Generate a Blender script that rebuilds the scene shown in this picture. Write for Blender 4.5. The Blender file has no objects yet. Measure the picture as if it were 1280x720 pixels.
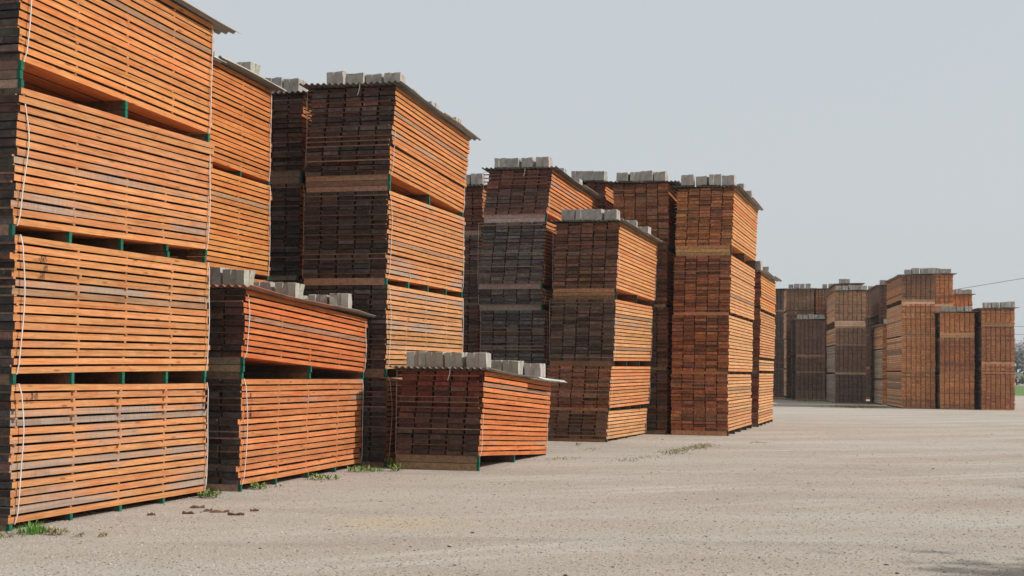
import bpy, bmesh, math, random
from mathutils import Vector, Matrix, noise
random.seed(11)
SC = bpy.context.scene
COL = SC.collection
rad = math.radians

# stack table: near ground corner, heading, width, length, which side shows its long face,
# and per bundle (corner shift, sideways lean, near gap, far gap, height of the boards), lowest bundle first
STACKS = {
    'A': {'x': -4.078, 'y': 11.197, 'yaw': 14.5, 'W': 1.2, 'L': 3.44, 'side': 'R', 'b': [(-0.002, -0.03, 0.065, 0.056, 1.133), (-0.022, -0.024, 0.092, 0.137, 1.142), (-0.049, 0.016, 0.093, 0.15, 1.144), (-0.047, 0.002, 0.236, 0.11, 1.182)]},
    'C': {'x': -2.965, 'y': 15.002, 'yaw': 12.5, 'W': 1.24, 'L': 4.14, 'side': 'R', 'b': [(-0.002, 0.001, 0.078, 0.062, 1.154), (0.011, 0.028, 0.246, 0.102, 0.742)]},
    'D': {'x': -1.711, 'y': 19.035, 'yaw': 15, 'W': 1.27, 'L': 3.57, 'side': 'R', 'b': [(-0.023, -0.007, 0.077, 0.077, 1.166), (-0.032, 0.004, 0.123, 0.125, 1.176), (-0.041, 0.026, 0.101, 0.107, 1.231), (-0.03, 0.094, 0.238, 0.087, 1.244)]},
    'E': {'x': -0.439, 'y': 18.45, 'yaw': 15.3, 'W': 1.18, 'L': 3.83, 'side': 'R', 'b': [(0.008, 0.084, 0.204, 0.02, 1.143)]},
    'F': {'x': 1.832, 'y': 26.313, 'yaw': 17, 'W': 1.27, 'L': 3.8, 'side': 'R', 'b': [(0.015, 0.043, 0.061, 0.031, 0.538), (0.073, 0.042, 0.062, 0.109, 0.801), (0.13, 0.048, 0.108, 0.129, 1.192), (0.2, 0.063, 0.218, 0.129, 1.279)]},
    'G': {'x': 4.678, 'y': 29.502, 'yaw': 16.5, 'W': 1.24, 'L': 4.4, 'side': 'R', 'b': [(0.017, -0.0, 0.103, 0.103, 1.224), (0.034, 0.017, 0.069, 0.069, 1.214), (0.069, 0.035, 0.07, 0.07, 1.238), (0.112, 0.061, 0.227, 0.227, 1.263)]},
    'L': {'x': 6.318, 'y': 34.6, 'yaw': 16, 'W': 1.22, 'L': 4.0, 'side': 'R', 'b': [(-0.04, 0.001, 0.077, 0.077, 1.275), (-0.019, 0.0, 0.081, 0.081, 0.264), (0.002, 0.022, 0.081, 0.081, 1.16), (0.024, 0.022, 0.082, 0.082, 0.92)]},
    'H': {'x': 0.614, 'y': 26.987, 'yaw': 16, 'W': 1.32, 'L': 4.2, 'side': 'R', 'b': [(-0.001, 0.005, 0.063, 0.063, 1.198), (0.02, 0.006, 0.095, 0.095, 1.205), (-0.007, -0.003, 0.127, 0.127, 0.303), (-0.027, 0.101, 0.111, 0.111, 1.232), (0.073, 0.105, 0.176, 0.06, 0.869)]},
    'I': {'x': -0.72, 'y': 29.837, 'yaw': 15, 'W': 1.2, 'L': 4.0, 'side': 'R', 'b': [(-0.001, -0.015, 0.07, 0.07, 1.308), (-0.017, 0.002, 0.07, 0.07, 1.333), (0.002, 0.018, 0.071, 0.071, 1.483), (0.037, 0.007, 0.106, 0.106, 0.976)]},
    'K': {'x': 3.46, 'y': 30.175, 'yaw': 15, 'W': 1.24, 'L': 3.8, 'side': 'R', 'b': [(-0.0, -0.004, 0.079, 0.079, 1.323), (-0.004, -0.004, 0.071, 0.071, 1.33), (-0.009, 0.014, 0.071, 0.071, 1.213), (0.005, -0.004, 0.125, 0.125, 1.363)]},
    'J': {'x': 2.206, 'y': 31.716, 'yaw': 15, 'W': 1.2, 'L': 3.8, 'side': 'R', 'b': [(-0.0, -0.008, 0.074, 0.074, 1.372), (-0.009, -0.008, 0.074, 0.074, 1.343), (-0.017, -0.008, 0.075, 0.075, 1.387), (-0.025, -0.008, 0.075, 0.075, 1.395)]},
    'P': {'x': -3.074, 'y': 20.15, 'yaw': 15, 'W': 1.2, 'L': 4.0, 'side': 'R', 'b': [(-0.048, -0.024, 0.107, 0.107, 1.212), (-0.073, -0.025, 0.059, 0.059, 1.292), (-0.088, -0.003, 0.072, 0.072, 1.375), (-0.095, 0.002, 0.204, 0.204, 1.122)]},
    'B': {'x': -4.434, 'y': 15.68, 'yaw': 15, 'W': 1.2, 'L': 3.75, 'side': 'R', 'b': [(0.0, 0.0, 0.121, 0.121, 1.172), (0.0, 0.0, 0.068, 0.068, 1.238), (0.0, 0.0, 0.068, 0.068, 1.283), (0.0, 0.0, 0.12, 0.069, 1.317)]},
    'Q': {'x': 15.873, 'y': 55.427, 'yaw': 8.5, 'W': 1.32, 'L': 4.81, 'side': 'L', 'b': [(0.0, 0.011, 0.049, 0.049, 1.427), (0.012, 0.01, 0.065, 0.065, 1.367), (0.022, 0.01, 0.065, 0.065, 1.273), (0.033, 0.007, 0.196, 0.196, 0.982)]},
    'R': {'x': 18.675, 'y': 54.129, 'yaw': 8.5, 'W': 1.26, 'L': 4.0, 'side': 'L', 'b': [(0.001, 0.015, 0.047, 0.047, 1.394), (0.017, 0.004, 0.063, 0.063, 0.317), (0.021, 0.016, 0.095, 0.095, 1.4), (0.039, 0.006, 0.159, 0.159, 0.542)]},
    'S': {'x': 17.218, 'y': 54.744, 'yaw': 8.5, 'W': 1.33, 'L': 4.0, 'side': 'L', 'b': [(0.0, 0.012, 0.048, 0.048, 1.346), (0.014, 0.013, 0.096, 0.096, 1.382), (0.028, 0.007, 0.193, 0.193, 0.806)]},
    'T': {'x': 20.645, 'y': 65.0, 'yaw': 8.5, 'W': 1.31, 'L': 4.0, 'side': 'L', 'b': [(-0.008, 0.015, 0.148, 0.148, 1.56), (0.008, 0.013, 0.114, 0.114, 1.412), (0.023, 0.008, 0.115, 0.115, 0.842), (0.031, 0.009, 0.077, 0.077, 0.92)]},
    'U': {'x': 18.861, 'y': 62.5, 'yaw': 8.5, 'W': 1.36, 'L': 3.2, 'side': 'L', 'b': [(-0.008, 0.013, 0.038, 0.038, 1.537), (0.006, 0.011, 0.073, 0.073, 1.358), (0.018, 0.01, 0.11, 0.11, 1.214), (0.031, 0.012, 0.295, 0.295, 1.366)]},
    'V': {'x': 16.618, 'y': 61.0, 'yaw': 8.5, 'W': 1.41, 'L': 4.0, 'side': 'L', 'b': [(-0.006, 0.007, 0.052, 0.052, 1.071), (0.002, 0.009, 0.071, 0.071, 1.288), (0.011, 0.007, 0.072, 0.072, 1.04)]},
    'X': {'x': 17.825, 'y': 66.0, 'yaw': 8.5, 'W': 1.33, 'L': 4.0, 'side': 'L', 'b': [(-0.005, 0.01, 0.137, 0.137, 1.546), (0.006, 0.01, 0.116, 0.116, 1.512), (0.016, 0.005, 0.116, 0.116, 0.738), (0.022, 0.009, 0.117, 0.117, 1.402)]},
    'M': {'x': 15.252, 'y': 64.155, 'yaw': 8.5, 'W': 1.41, 'L': 5.0, 'side': 'L', 'b': [(0.0, 0.006, 0.038, 0.038, 1.314), (0.007, 0.006, 0.113, 0.113, 1.242), (0.013, 0.003, 0.075, 0.075, 0.755), (0.018, 0.006, 0.34, 0.34, 1.4)]},
    'N': {'x': 17.086, 'y': 71.5, 'yaw': 8.5, 'W': 1.28, 'L': 4.0, 'side': 'L', 'b': [(-0.003, 0.007, 0.097, 0.097, 1.465), (0.004, 0.007, 0.084, 0.084, 1.511), (0.011, 0.006, 0.084, 0.084, 1.389), (0.018, 0.006, 0.126, 0.126, 1.35)]},
    'O': {'x': 18.627, 'y': 75.0, 'yaw': 8.5, 'W': 1.41, 'L': 4.0, 'side': 'L', 'b': [(-0.004, 0.008, 0.13, 0.13, 1.537), (0.005, 0.009, 0.132, 0.132, 1.674), (0.014, 0.005, 0.088, 0.088, 0.927), (0.02, 0.007, 0.133, 0.133, 1.327)]},
    'W': {'x': 14.857, 'y': 71.087, 'yaw': 8.5, 'W': 1.48, 'L': 4.2, 'side': 'L', 'b': [(0.0, 0.004, 0.042, 0.042, 1.373), (0.004, 0.002, 0.083, 0.083, 0.751), (0.007, 0.005, 0.125, 0.125, 1.797)]},
    'Y': {'x': 15.351, 'y': 76.0, 'yaw': 8.5, 'W': 1.51, 'L': 4.0, 'side': 'L', 'b': [(-0.002, 0.003, 0.124, 0.124, 1.469), (0.002, 0.004, 0.089, 0.089, 1.606), (0.006, 0.003, 0.089, 0.089, 1.431), (0.01, 0.003, 0.134, 0.134, 1.166)]},
    'Z': {'x': 13.058, 'y': 71.5, 'yaw': 8.5, 'W': 1.23, 'L': 4.0, 'side': 'L', 'b': [(-0.001, 0.002, 0.141, 0.141, 1.423), (0.001, 0.002, 0.084, 0.084, 1.511), (0.003, 0.002, 0.084, 0.084, 1.347), (0.005, 0.001, 0.126, 0.126, 1.054)]},
    'AA': {'x': 17.226, 'y': 77.0, 'yaw': 8.5, 'W': 1.19, 'L': 4.0, 'side': 'L', 'b': [(-0.002, 0.005, 0.124, 0.124, 1.488), (0.003, 0.006, 0.09, 0.09, 1.627), (0.01, 0.005, 0.091, 0.091, 1.45), (0.015, 0.004, 0.136, 0.136, 1.181)]},
}


# ------------------------------------------------------------------ materials
def new_mat(name):
    m = bpy.data.materials.new(name); m.use_nodes = True
    nt = m.node_tree
    b = nt.nodes['Principled BSDF']
    b.inputs['Roughness'].default_value = .85
    b.inputs['Specular IOR Level'].default_value = .25
    return m, nt, b

class NT:
    def __init__(s, nt): s.nt = nt
    def n(s, t, **kw):
        x = s.nt.nodes.new(t)
        for k, v in kw.items(): setattr(x, k, v)
        return x
    def l(s, a, b): s.nt.links.new(a, b)
    def attr(s, name): return s.n('ShaderNodeAttribute', attribute_name=name)
    def noise(s, vec, scale, detail=3, rough=.55, dist=0):
        x = s.n('ShaderNodeTexNoise'); x.inputs['Scale'].default_value = scale
        x.inputs['Detail'].default_value = detail; x.inputs['Roughness'].default_value = rough
        x.inputs['Distortion'].default_value = dist
        s.l(vec, x.inputs['Vector']); return x.outputs['Fac']
    def voro(s, vec, scale, feature='F1', out='Distance'):
        x = s.n('ShaderNodeTexVoronoi', feature=feature); x.inputs['Scale'].default_value = scale
        s.l(vec, x.inputs['Vector']); return x.outputs[out]
    def ramp(s, fac, pts, interp='LINEAR'):
        x = s.n('ShaderNodeValToRGB'); r = x.color_ramp; r.interpolation = interp
        while len(r.elements) < len(pts): r.elements.new(.5)
        for e, (p, c) in zip(r.elements, pts):
            e.position = p; e.color = (c, c, c, 1) if isinstance(c, (int, float)) else (*c, 1)
        s.l(fac, x.inputs['Fac']); return x.outputs['Color']
    def mix(s, fac, a, b, mode='MIX'):
        x = s.n('ShaderNodeMix', data_type='RGBA', blend_type=mode)
        for v, i in ((fac, 0), (a, 6), (b, 7)):
            if hasattr(v, 'links'): s.l(v, x.inputs[i])
            elif i == 0: x.inputs[0].default_value = v
            else: x.inputs[i].default_value = (*v, 1) if len(v) == 3 else v
        return x.outputs[2]
    def math(s, op, a, b=None, clamp=False):
        x = s.n('ShaderNodeMath', operation=op, use_clamp=clamp)
        for i, v in enumerate((a, b)):
            if v is None: continue
            if hasattr(v, 'links'): s.l(v, x.inputs[i])
            else: x.inputs[i].default_value = v
        return x.outputs[0]
    def mapping(s, vec, scale, loc=(0, 0, 0)):
        x = s.n('ShaderNodeMapping'); x.inputs['Scale'].default_value = scale; x.inputs['Location'].default_value = loc
        s.l(vec, x.inputs['Vector']); return x.outputs[0]
    def bump(s, h, strength, dist, bsdf):
        x = s.n('ShaderNodeBump'); x.inputs['Strength'].default_value = strength; x.inputs['Distance'].default_value = dist
        s.l(h, x.inputs['Height']); s.l(x.outputs[0], bsdf.inputs['Normal'])

def coord_with_seed(t, seed_mul=37.0):
    tc = t.n('ShaderNodeTexCoord'); a = t.attr('rnd')
    sc = t.n('ShaderNodeVectorMath', operation='SCALE'); sc.inputs[0].default_value = (1.0, .63, .41)
    t.l(t.math('MULTIPLY', a.outputs['Fac'], seed_mul), sc.inputs['Scale'])
    ad = t.n('ShaderNodeVectorMath', operation='ADD'); t.l(tc.outputs['Object'], ad.inputs[0]); t.l(sc.outputs[0], ad.inputs[1])
    return ad.outputs[0], tc.outputs['Object']

def mat_board_side():
    m, nt, b = new_mat('sawn_board_face'); t = NT(nt)
    v, raw = coord_with_seed(t)
    tint = t.attr('tint').outputs['Color']; wear = t.attr('wear').outputs['Fac']
    g1 = t.noise(t.mapping(v, (30, 1.3, 55)), 1, 5, .62, .6)          # long grain
    g2 = t.noise(t.mapping(v, (120, 6, 200)), 1, 3, .6)              # fibre
    blot = t.noise(t.mapping(v, (3, 2.2, 3)), 1, 3, .6)              # blotches along a board
    c = t.mix(1, tint, t.ramp(g1, [(.28, (.66, .58, .50)), (.5, (1, 1, 1)), (.72, (1.14, 1.18, 1.24))]), 'MULTIPLY')
    c = t.mix(.7, c, t.ramp(g2, [(.3, .62), (.7, 1.28)]), 'MULTIPLY')
    c = t.mix(1, c, t.ramp(blot, [(.3, (.97, .82, .72)), (.52, (1, 1, 1)), (.74, (1.06, 1.12, 1.12))]), 'MULTIPLY')
    # reddish resin streaks
    rs = t.noise(t.mapping(v, (9, 1.7, 9), (3, 8, 1)), 1, 4, .6, 1.1)
    c = t.mix(t.ramp(rs, [(.62, 0), (.70, .6)]), c, t.mix(1, tint, (.82, .56, .42), 'MULTIPLY'))
    # knots
    kn = t.voro(t.mapping(v, (7, 2.4, 12)), 1)
    c = t.mix(t.ramp(kn, [(.08, .75), (.16, 0)]), c, (.16, .055, .02))
    # grey weathering, saw-tick marks
    w = t.noise(t.mapping(raw, (1.0, .55, 1.4)), 1, 3, .6)
    wm = t.math('MULTIPLY', t.ramp(t.math('ADD', w, t.math('SUBTRACT', wear, .5)), [(.46, 0), (.62, .85)]), 1)
    ticks = t.noise(t.mapping(v, (4, 70, 3)), 1, 2, .6)
    grey = t.mix(1, (.30, .235, .19), t.ramp(ticks, [(.3, .74), (.6, 1.08)]), 'MULTIPLY')
    grey = t.mix(1, grey, t.ramp(g1, [(.3, .75), (.7, 1.2)]), 'MULTIPLY')
    c = t.mix(wm, c, grey)
    stn = t.noise(t.mapping(raw, (1.6, 2.6, 5.0), (4, 2, 7)), 1, 5, .7, .8)
    c = t.mix(t.ramp(stn, [(.56, 0), (.74, .55)]), c, t.mix(1, tint, (.50, .44, .40), 'MULTIPLY'))
    t.l(c, b.inputs['Base Color'])
    t.bump(g1, .35, .004, b)
    return m

def mat_board_end():
    m, nt, b = new_mat('weathered_board_end'); t = NT(nt)
    v, raw = coord_with_seed(t)
    tint = t.attr('tint').outputs['Color']
    n1 = t.noise(v, 14, 4, .65, .6)
    n2 = t.noise(t.mapping(v, (60, 60, 18)), 1, 3, .6)
    c = t.mix(1, tint, t.ramp(n1, [(.28, .45), (.5, 1.0), (.75, 1.7)]), 'MULTIPLY')
    c = t.mix(.6, c, t.ramp(n2, [(.3, .6), (.7, 1.3)]), 'MULTIPLY')
    sp = t.noise(t.mapping(v, (26, 26, 12), (2, 5, 9)), 1, 2, .5, 1.5)
    c = t.mix(t.ramp(sp, [(.70, 0), (.74, .55)]), c, (.30, .26, .22))
    t.l(c, b.inputs['Base Color'])
    t.bump(n1, .5, .006, b)
    return m

def mat_plain_tint(name, rough=.8, nscale=20, lo=.7, hi=1.25, spec=.25):
    m, nt, b = new_mat(name); t = NT(nt)
    v, raw = coord_with_seed(t)
    tint = t.attr('tint').outputs['Color']
    n1 = t.noise(v, nscale, 4, .6)
    c = t.mix(1, tint, t.ramp(n1, [(.3, lo), (.7, hi)]), 'MULTIPLY')
    t.l(c, b.inputs['Base Color']); b.inputs['Roughness'].default_value = rough
    b.inputs['Specular IOR Level'].default_value = spec
    t.bump(n1, .3, .004, b)
    return m

def mat_concrete():
    m, nt, b = new_mat('cast_concrete'); t = NT(nt)
    v, raw = coord_with_seed(t)
    tint = t.attr('tint').outputs['Color']
    n1 = t.noise(v, 9, 4, .6); n2 = t.noise(v, 90, 3, .7)
    pits = t.voro(v, 70)
    c = t.mix(1, tint, t.ramp(n1, [(.25, .72), (.5, 1), (.75, 1.15)]), 'MULTIPLY')
    c = t.mix(.7, c, t.ramp(n2, [(.3, .7), (.7, 1.25)]), 'MULTIPLY')
    c = t.mix(t.ramp(pits, [(.10, .6), (.2, 0)]), c, (.12, .115, .10))
    t.l(c, b.inputs['Base Color']); b.inputs['Roughness'].default_value = .95
    t.bump(n2, .5, .004, b)
    return m

def mat_roof():
    m, nt, b = new_mat('weathered_corrugated_sheet'); t = NT(nt)
    v, raw = coord_with_seed(t)
    tint = t.attr('tint').outputs['Color']
    n1 = t.noise(t.mapping(v, (4, 1.2, 4)), 1, 5, .65); n2 = t.noise(v, 30, 4, .7)
    c = t.mix(1, tint, t.ramp(n1, [(.28, .5), (.5, 1), (.75, 1.35)]), 'MULTIPLY')
    c = t.mix(t.ramp(n2, [(.58, 0), (.72, .55)]), c, (.075, .068, .05))
    t.l(c, b.inputs['Base Color']); b.inputs['Roughness'].default_value = .7
    t.bump(n2, .3, .004, b)
    return m

def mat_gravel():
    m, nt, b = new_mat('pale_gravel'); t = NT(nt)
    geo = t.n('ShaderNodeTexCoord'); p = geo.outputs['Object']
    big = t.noise(t.mapping(p, (.10, .22, 1)), 1, 4, .6, .4)
    mid = t.noise(t.mapping(p, (.5, .9, 1)), 1, 4, .6, .5)
    c = t.ramp(big, [(.32, (.345, .290, .236)), (.5, (.378, .330, .276)), (.68, (.40, .366, .322))])
    c = t.mix(.8, c, t.ramp(mid, [(.3, (.90, .87, .84)), (.5, (1, 1, 1)), (.72, (1.07, 1.06, 1.06))]), 'MULTIPLY')
    # darker streaks in the wheel paths
    tr = t.noise(t.mapping(p, (.16, 1.1, 1), (3.1, .7, 0)), 1, 3, .55, .3)
    c = t.mix(t.ramp(tr, [(.58, 0), (.70, .42)]), c, (.275, .250, .228))
    ln = t.noise(t.mapping(p, (.05, .42, 1), (7.7, 1.3, 0)), 1, 4, .6, .2)
    c = t.mix(t.ramp(ln, [(.52, 0), (.66, .55)]), c, (.46, .43, .385))
    # worn wheel lanes curving through the yard
    wv = t.n('ShaderNodeTexWave', wave_type='BANDS', bands_direction='X'); wv.inputs['Scale'].default_value = .16
    wv.inputs['Distortion'].default_value = 2.2; wv.inputs['Detail'].default_value = 3; wv.inputs['Detail Scale'].default_value = .35
    mp = t.n('ShaderNodeMapping'); mp.inputs['Rotation'].default_value = (0, 0, 1.05); t.l(p, mp.inputs['Vector']); t.l(mp.outputs[0], wv.inputs['Vector'])
    pk = t.noise(p, .18, 3, .6)
    lane = t.math('MULTIPLY', t.ramp(wv.outputs['Fac'], [(.70, 0), (.86, 1), (.93, 1), (1, .25)]), t.ramp(pk, [(.42, 0), (.6, .75)]))
    c = t.mix(lane, c, (.46, .425, .375))
    lane2 = t.math('MULTIPLY', t.ramp(wv.outputs['Fac'], [(.0, .6), (.12, 0)]), t.ramp(pk, [(.45, 0), (.62, .7)]))
    c = t.mix(lane2, c, (.30, .262, .225))
    # sand spilled near the low stack
    sd = t.n('ShaderNodeVectorMath', operation='DISTANCE'); t.l(t.mapping(p, (1.0, 1.35, 0)), sd.inputs[0]); sd.inputs[1].default_value = (-.95, 16.35, 0)
    sm = t.math('ADD', sd.outputs['Value'], t.math('MULTIPLY', t.math('SUBTRACT', t.noise(p, 2.2, 4, .6, .6), .5), 1.9))
    c = t.mix(t.ramp(sm, [(.40, .55), (.80, 0)]), c, (.47, .375, .25))
    # stones: pale, dark and rusty chips
    n8 = t.noise(p, 62, 3, .8); n9 = t.noise(p, 24, 4, .8)
    c = t.mix(1, c, t.ramp(n8, [(.32, .60), (.43, .90), (.56, 1.08), (.68, 1.45)]), 'MULTIPLY')
    c = t.mix(.8, c, t.ramp(n9, [(.30, .74), (.43, .94), (.58, 1.06), (.72, 1.25)]), 'MULTIPLY')
    vc = t.n('ShaderNodeTexVoronoi'); vc.inputs['Scale'].default_value = 55; t.l(p, vc.inputs['Vector'])
    hue = t.n('ShaderNodeSeparateColor'); t.l(vc.outputs['Color'], hue.inputs[0])
    c = t.mix(t.ramp(hue.outputs[0], [(.0, .3), (.03, 0)]), c, (.10, .075, .06))
    c = t.mix(t.ramp(hue.outputs[1], [(.90, 0), (1.0, .6)]), c, (.52, .50, .47))
    t.l(c, b.inputs['Base Color']); b.inputs['Roughness'].default_value = .95
    b.inputs['Specular IOR Level'].default_value = .15
    hh = t.math('ADD', t.math('MULTIPLY', n8, .7), t.math('MULTIPLY', n9, .8))
    t.bump(hh, .8, .02, b)
    return m

def mat_leaf(name, a, bb, trans=.15):
    m, nt, b = new_mat(name); t = NT(nt)
    r = t.attr('rnd').outputs['Fac']
    t.l(t.ramp(r, [(0, a), (1, bb)]), b.inputs['Base Color'])
    b.inputs['Roughness'].default_value = .6
    return m

def mat_field():
    m, nt, b = new_mat('field_grass'); t = NT(nt)
    p = t.n('ShaderNodeTexCoord').outputs['Object']
    n = t.noise(t.mapping(p, (.3, .06, 1)), 1, 5, .65)
    t.l(t.ramp(n, [(.3, (.07, .13, .03)), (.7, (.12, .19, .05))]), b.inputs['Base Color'])
    return m

M_SIDE, M_END = mat_board_side(), mat_board_end()
M_BEARER = mat_plain_tint('bearer_wood', .85, 25, .6, 1.25)
M_STRAP = mat_plain_tint('polyester_strap', .5, 8, .85, 1.1, .4)
M_INK = mat_plain_tint('black_marker_ink', .8, 120, .5, 1.6)
M_CONC, M_ROOF, M_GRAVEL = mat_concrete(), mat_roof(), mat_gravel()
M_STONE = mat_plain_tint('loose_stone', .9, 60, .7, 1.3)
M_BARK = mat_plain_tint('bark', .95, 30, .5, 1.4)
M_WIRE = mat_plain_tint('dark_wire', .6, 10)

# ------------------------------------------------------------------ mesh builder
class MB:
    def __init__(s): s.v = []; s.f = []; s.m = []; s.t = []; s.r = []; s.w = []
    def face(s, idx, mat, tint, rnd, wear):
        s.f.append(idx); s.m.append(mat); s.t.append(tint); s.r.append(rnd); s.w.append(wear)
    def prism(s, secs, tints, mats, rnd=0, wear=0):
        """loft of equal cross-sections (lists of points), with end caps; tints/mats = (side, cap)"""
        n0 = len(s.v); k = len(secs[0])
        for sec in secs: s.v.extend(sec)
        for i in range(len(secs) - 1):
            a = n0 + i * k; b = a + k
            for j in range(k):
                j2 = (j + 1) % k
                s.face((a + j, b + j, b + j2, a + j2), mats[0], tints[0][j] if isinstance(tints[0], list) else tints[0], rnd, wear)
        s.face(tuple(n0 + j for j in range(k)), mats[1], tints[1], rnd, wear)
        e = n0 + (len(secs) - 1) * k
        s.face(tuple(e + j for j in reversed(range(k))), mats[1], tints[1], rnd, wear)
    def box(s, x0, x1, y0, y1, z0, z1, tints, mats=(0, 0), rnd=0, wear=0, segs=1, wob=None, sh=None):
        secs = []
        for i in range(segs + 1):
            y = y0 + (y1 - y0) * i / segs
            dx, dz = wob(y) if wob else (0, 0)
            q = sh(y) if sh else 0
            secs.append([(x0 + dx, y, z0 + dz + q), (x1 + dx, y, z0 + dz + q), (x1 + dx, y, z1 + dz + q), (x0 + dx, y, z1 + dz + q)])
        s.prism(secs, tints, mats, rnd, wear)
    def build(s, name, mats, parent=None, smooth=False):
        me = bpy.data.meshes.new(name)
        me.from_pydata(s.v, [], s.f); me.update()
        me.polygons.foreach_set('material_index', s.m)
        if smooth: me.polygons.foreach_set('use_smooth', [True] * len(s.f))
        a = me.attributes.new('tint', 'FLOAT_COLOR', 'FACE')
        a.data.foreach_set('color', [c for x in s.t for c in (x[0], x[1], x[2], 1.0)])
        a = me.attributes.new('rnd', 'FLOAT', 'FACE'); a.data.foreach_set('value', s.r)
        a = me.attributes.new('wear', 'FLOAT', 'FACE'); a.data.foreach_set('value', s.w)
        for m in (mats if isinstance(mats, (list, tuple)) else [mats]): me.materials.append(m)
        o = bpy.data.objects.new(name, me); COL.objects.link(o)
        if parent: o.parent = parent
        return o

def tag(o, label=None, cat=None, group=None, kind=None):
    if label:
        o['label'] = label
        n = len(label.replace('-', '').split())
        if not 4 <= n <= 16: print('LABEL WORDS', n, label)
    if cat: o['category'] = cat
    if group: o['group'] = group
    if kind: o['kind'] = kind
    return o
def empty(name, loc, rz=0):
    o = bpy.data.objects.new(name, None); COL.objects.link(o)
    o.location = loc; o.rotation_euler = (0, 0, rz); o.empty_display_size = .2
    return o
def vary(c, k):
    q = 1 + random.uniform(-k, k)
    return tuple(max(.004, x * q * (1 + random.uniform(-k, k) * .25)) for x in c)
def mixc(a, b, t): return tuple(x + (y - x) * t for x, y in zip(a, b))

# ------------------------------------------------------------------ strokes for marker writing
GLYPH = {'0': [[(0, 0), (1, 0), (1, 2), (0, 2), (0, 0)]], '1': [[(.2, 1.5), (.6, 2), (.6, 0)]], '2': [[(0, 1.6), (.5, 2), (1, 1.5), (0, 0), (1, 0)]],
  '3': [[(0, 2), (1, 2), (.4, 1.1), (1, .5), (.5, 0), (0, .2)]], '4': [[(.7, 0), (.7, 2), (0, .7), (1, .7)]], '5': [[(1, 2), (.1, 2), (.1, 1.1), (.9, 1), (.9, .2), (0, 0)]],
  '6': [[(.9, 2), (.1, 1), (.1, 0), (1, 0), (1, .9), (.1, 1)]], '7': [[(0, 2), (1, 2), (.4, 0)]], '8': [[(.5, 1), (0, 1.6), (.5, 2), (1, 1.6), (.5, 1), (0, .4), (.5, 0), (1, .4), (.5, 1)]],
  '-': [[(.1, 1), (.9, 1)]]}
def writing(text, y0, z0, h, x, parent, sh):
    b = MB(); tn = (.035, .025, .03); w = h * .055
    cy = y0
    for ch in text:
        jx, jz = random.uniform(-.04, .04) * h, random.uniform(-.06, .06) * h
        for st in GLYPH[ch]:
            for (a, c), (d, e) in zip(st, st[1:]):
                p = Vector((0, cy + a * h * .26 + jx, z0 + c * h * .5 + jz)); q = Vector((0, cy + d * h * .26 + jx, z0 + e * h * .5 + jz))
                if (q - p).length < 1e-4: continue
                u = (q - p).normalized() * w; n = Vector((0, -u.z, u.y))
                k = [p - u - n, q + u - n, q + u + n, p - u + n]
                zz = sh(cy)
                b.prism([[(x, r.y, r.z + zz) for r in k], [(x + .0015, r.y, r.z + zz) for r in k]], (tn, tn), (0, 0), random.random())
        cy += h * .40
    o = b.build('handwritten_number', M_INK, parent)
    return o

# ------------------------------------------------------------------ palettes
ORANGE = (.60, .235, .075); RED = (.55, .15, .045); PALE = (.63, .34, .155); TAN = (.56, .275, .12); YEL = (.63, .285, .09)
E_BLACK = (.046, .040, .037); E_GREY = (.100, .086, .080); E_BROWN = (.092, .047, .033); E_RED = (.17, .055, .030); E_RUST = (.27, .088, .045); E_ORANGE = (.34, .125, .060)
E_DUSK = (.066, .050, .043)
R_GREY = (.31, .285, .245); R_DARK = (.17, .155, .13); R_RUST = (.26, .12, .07); R_METAL = (.44, .44, .43); R_BROWN = (.20, .15, .115)

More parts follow.
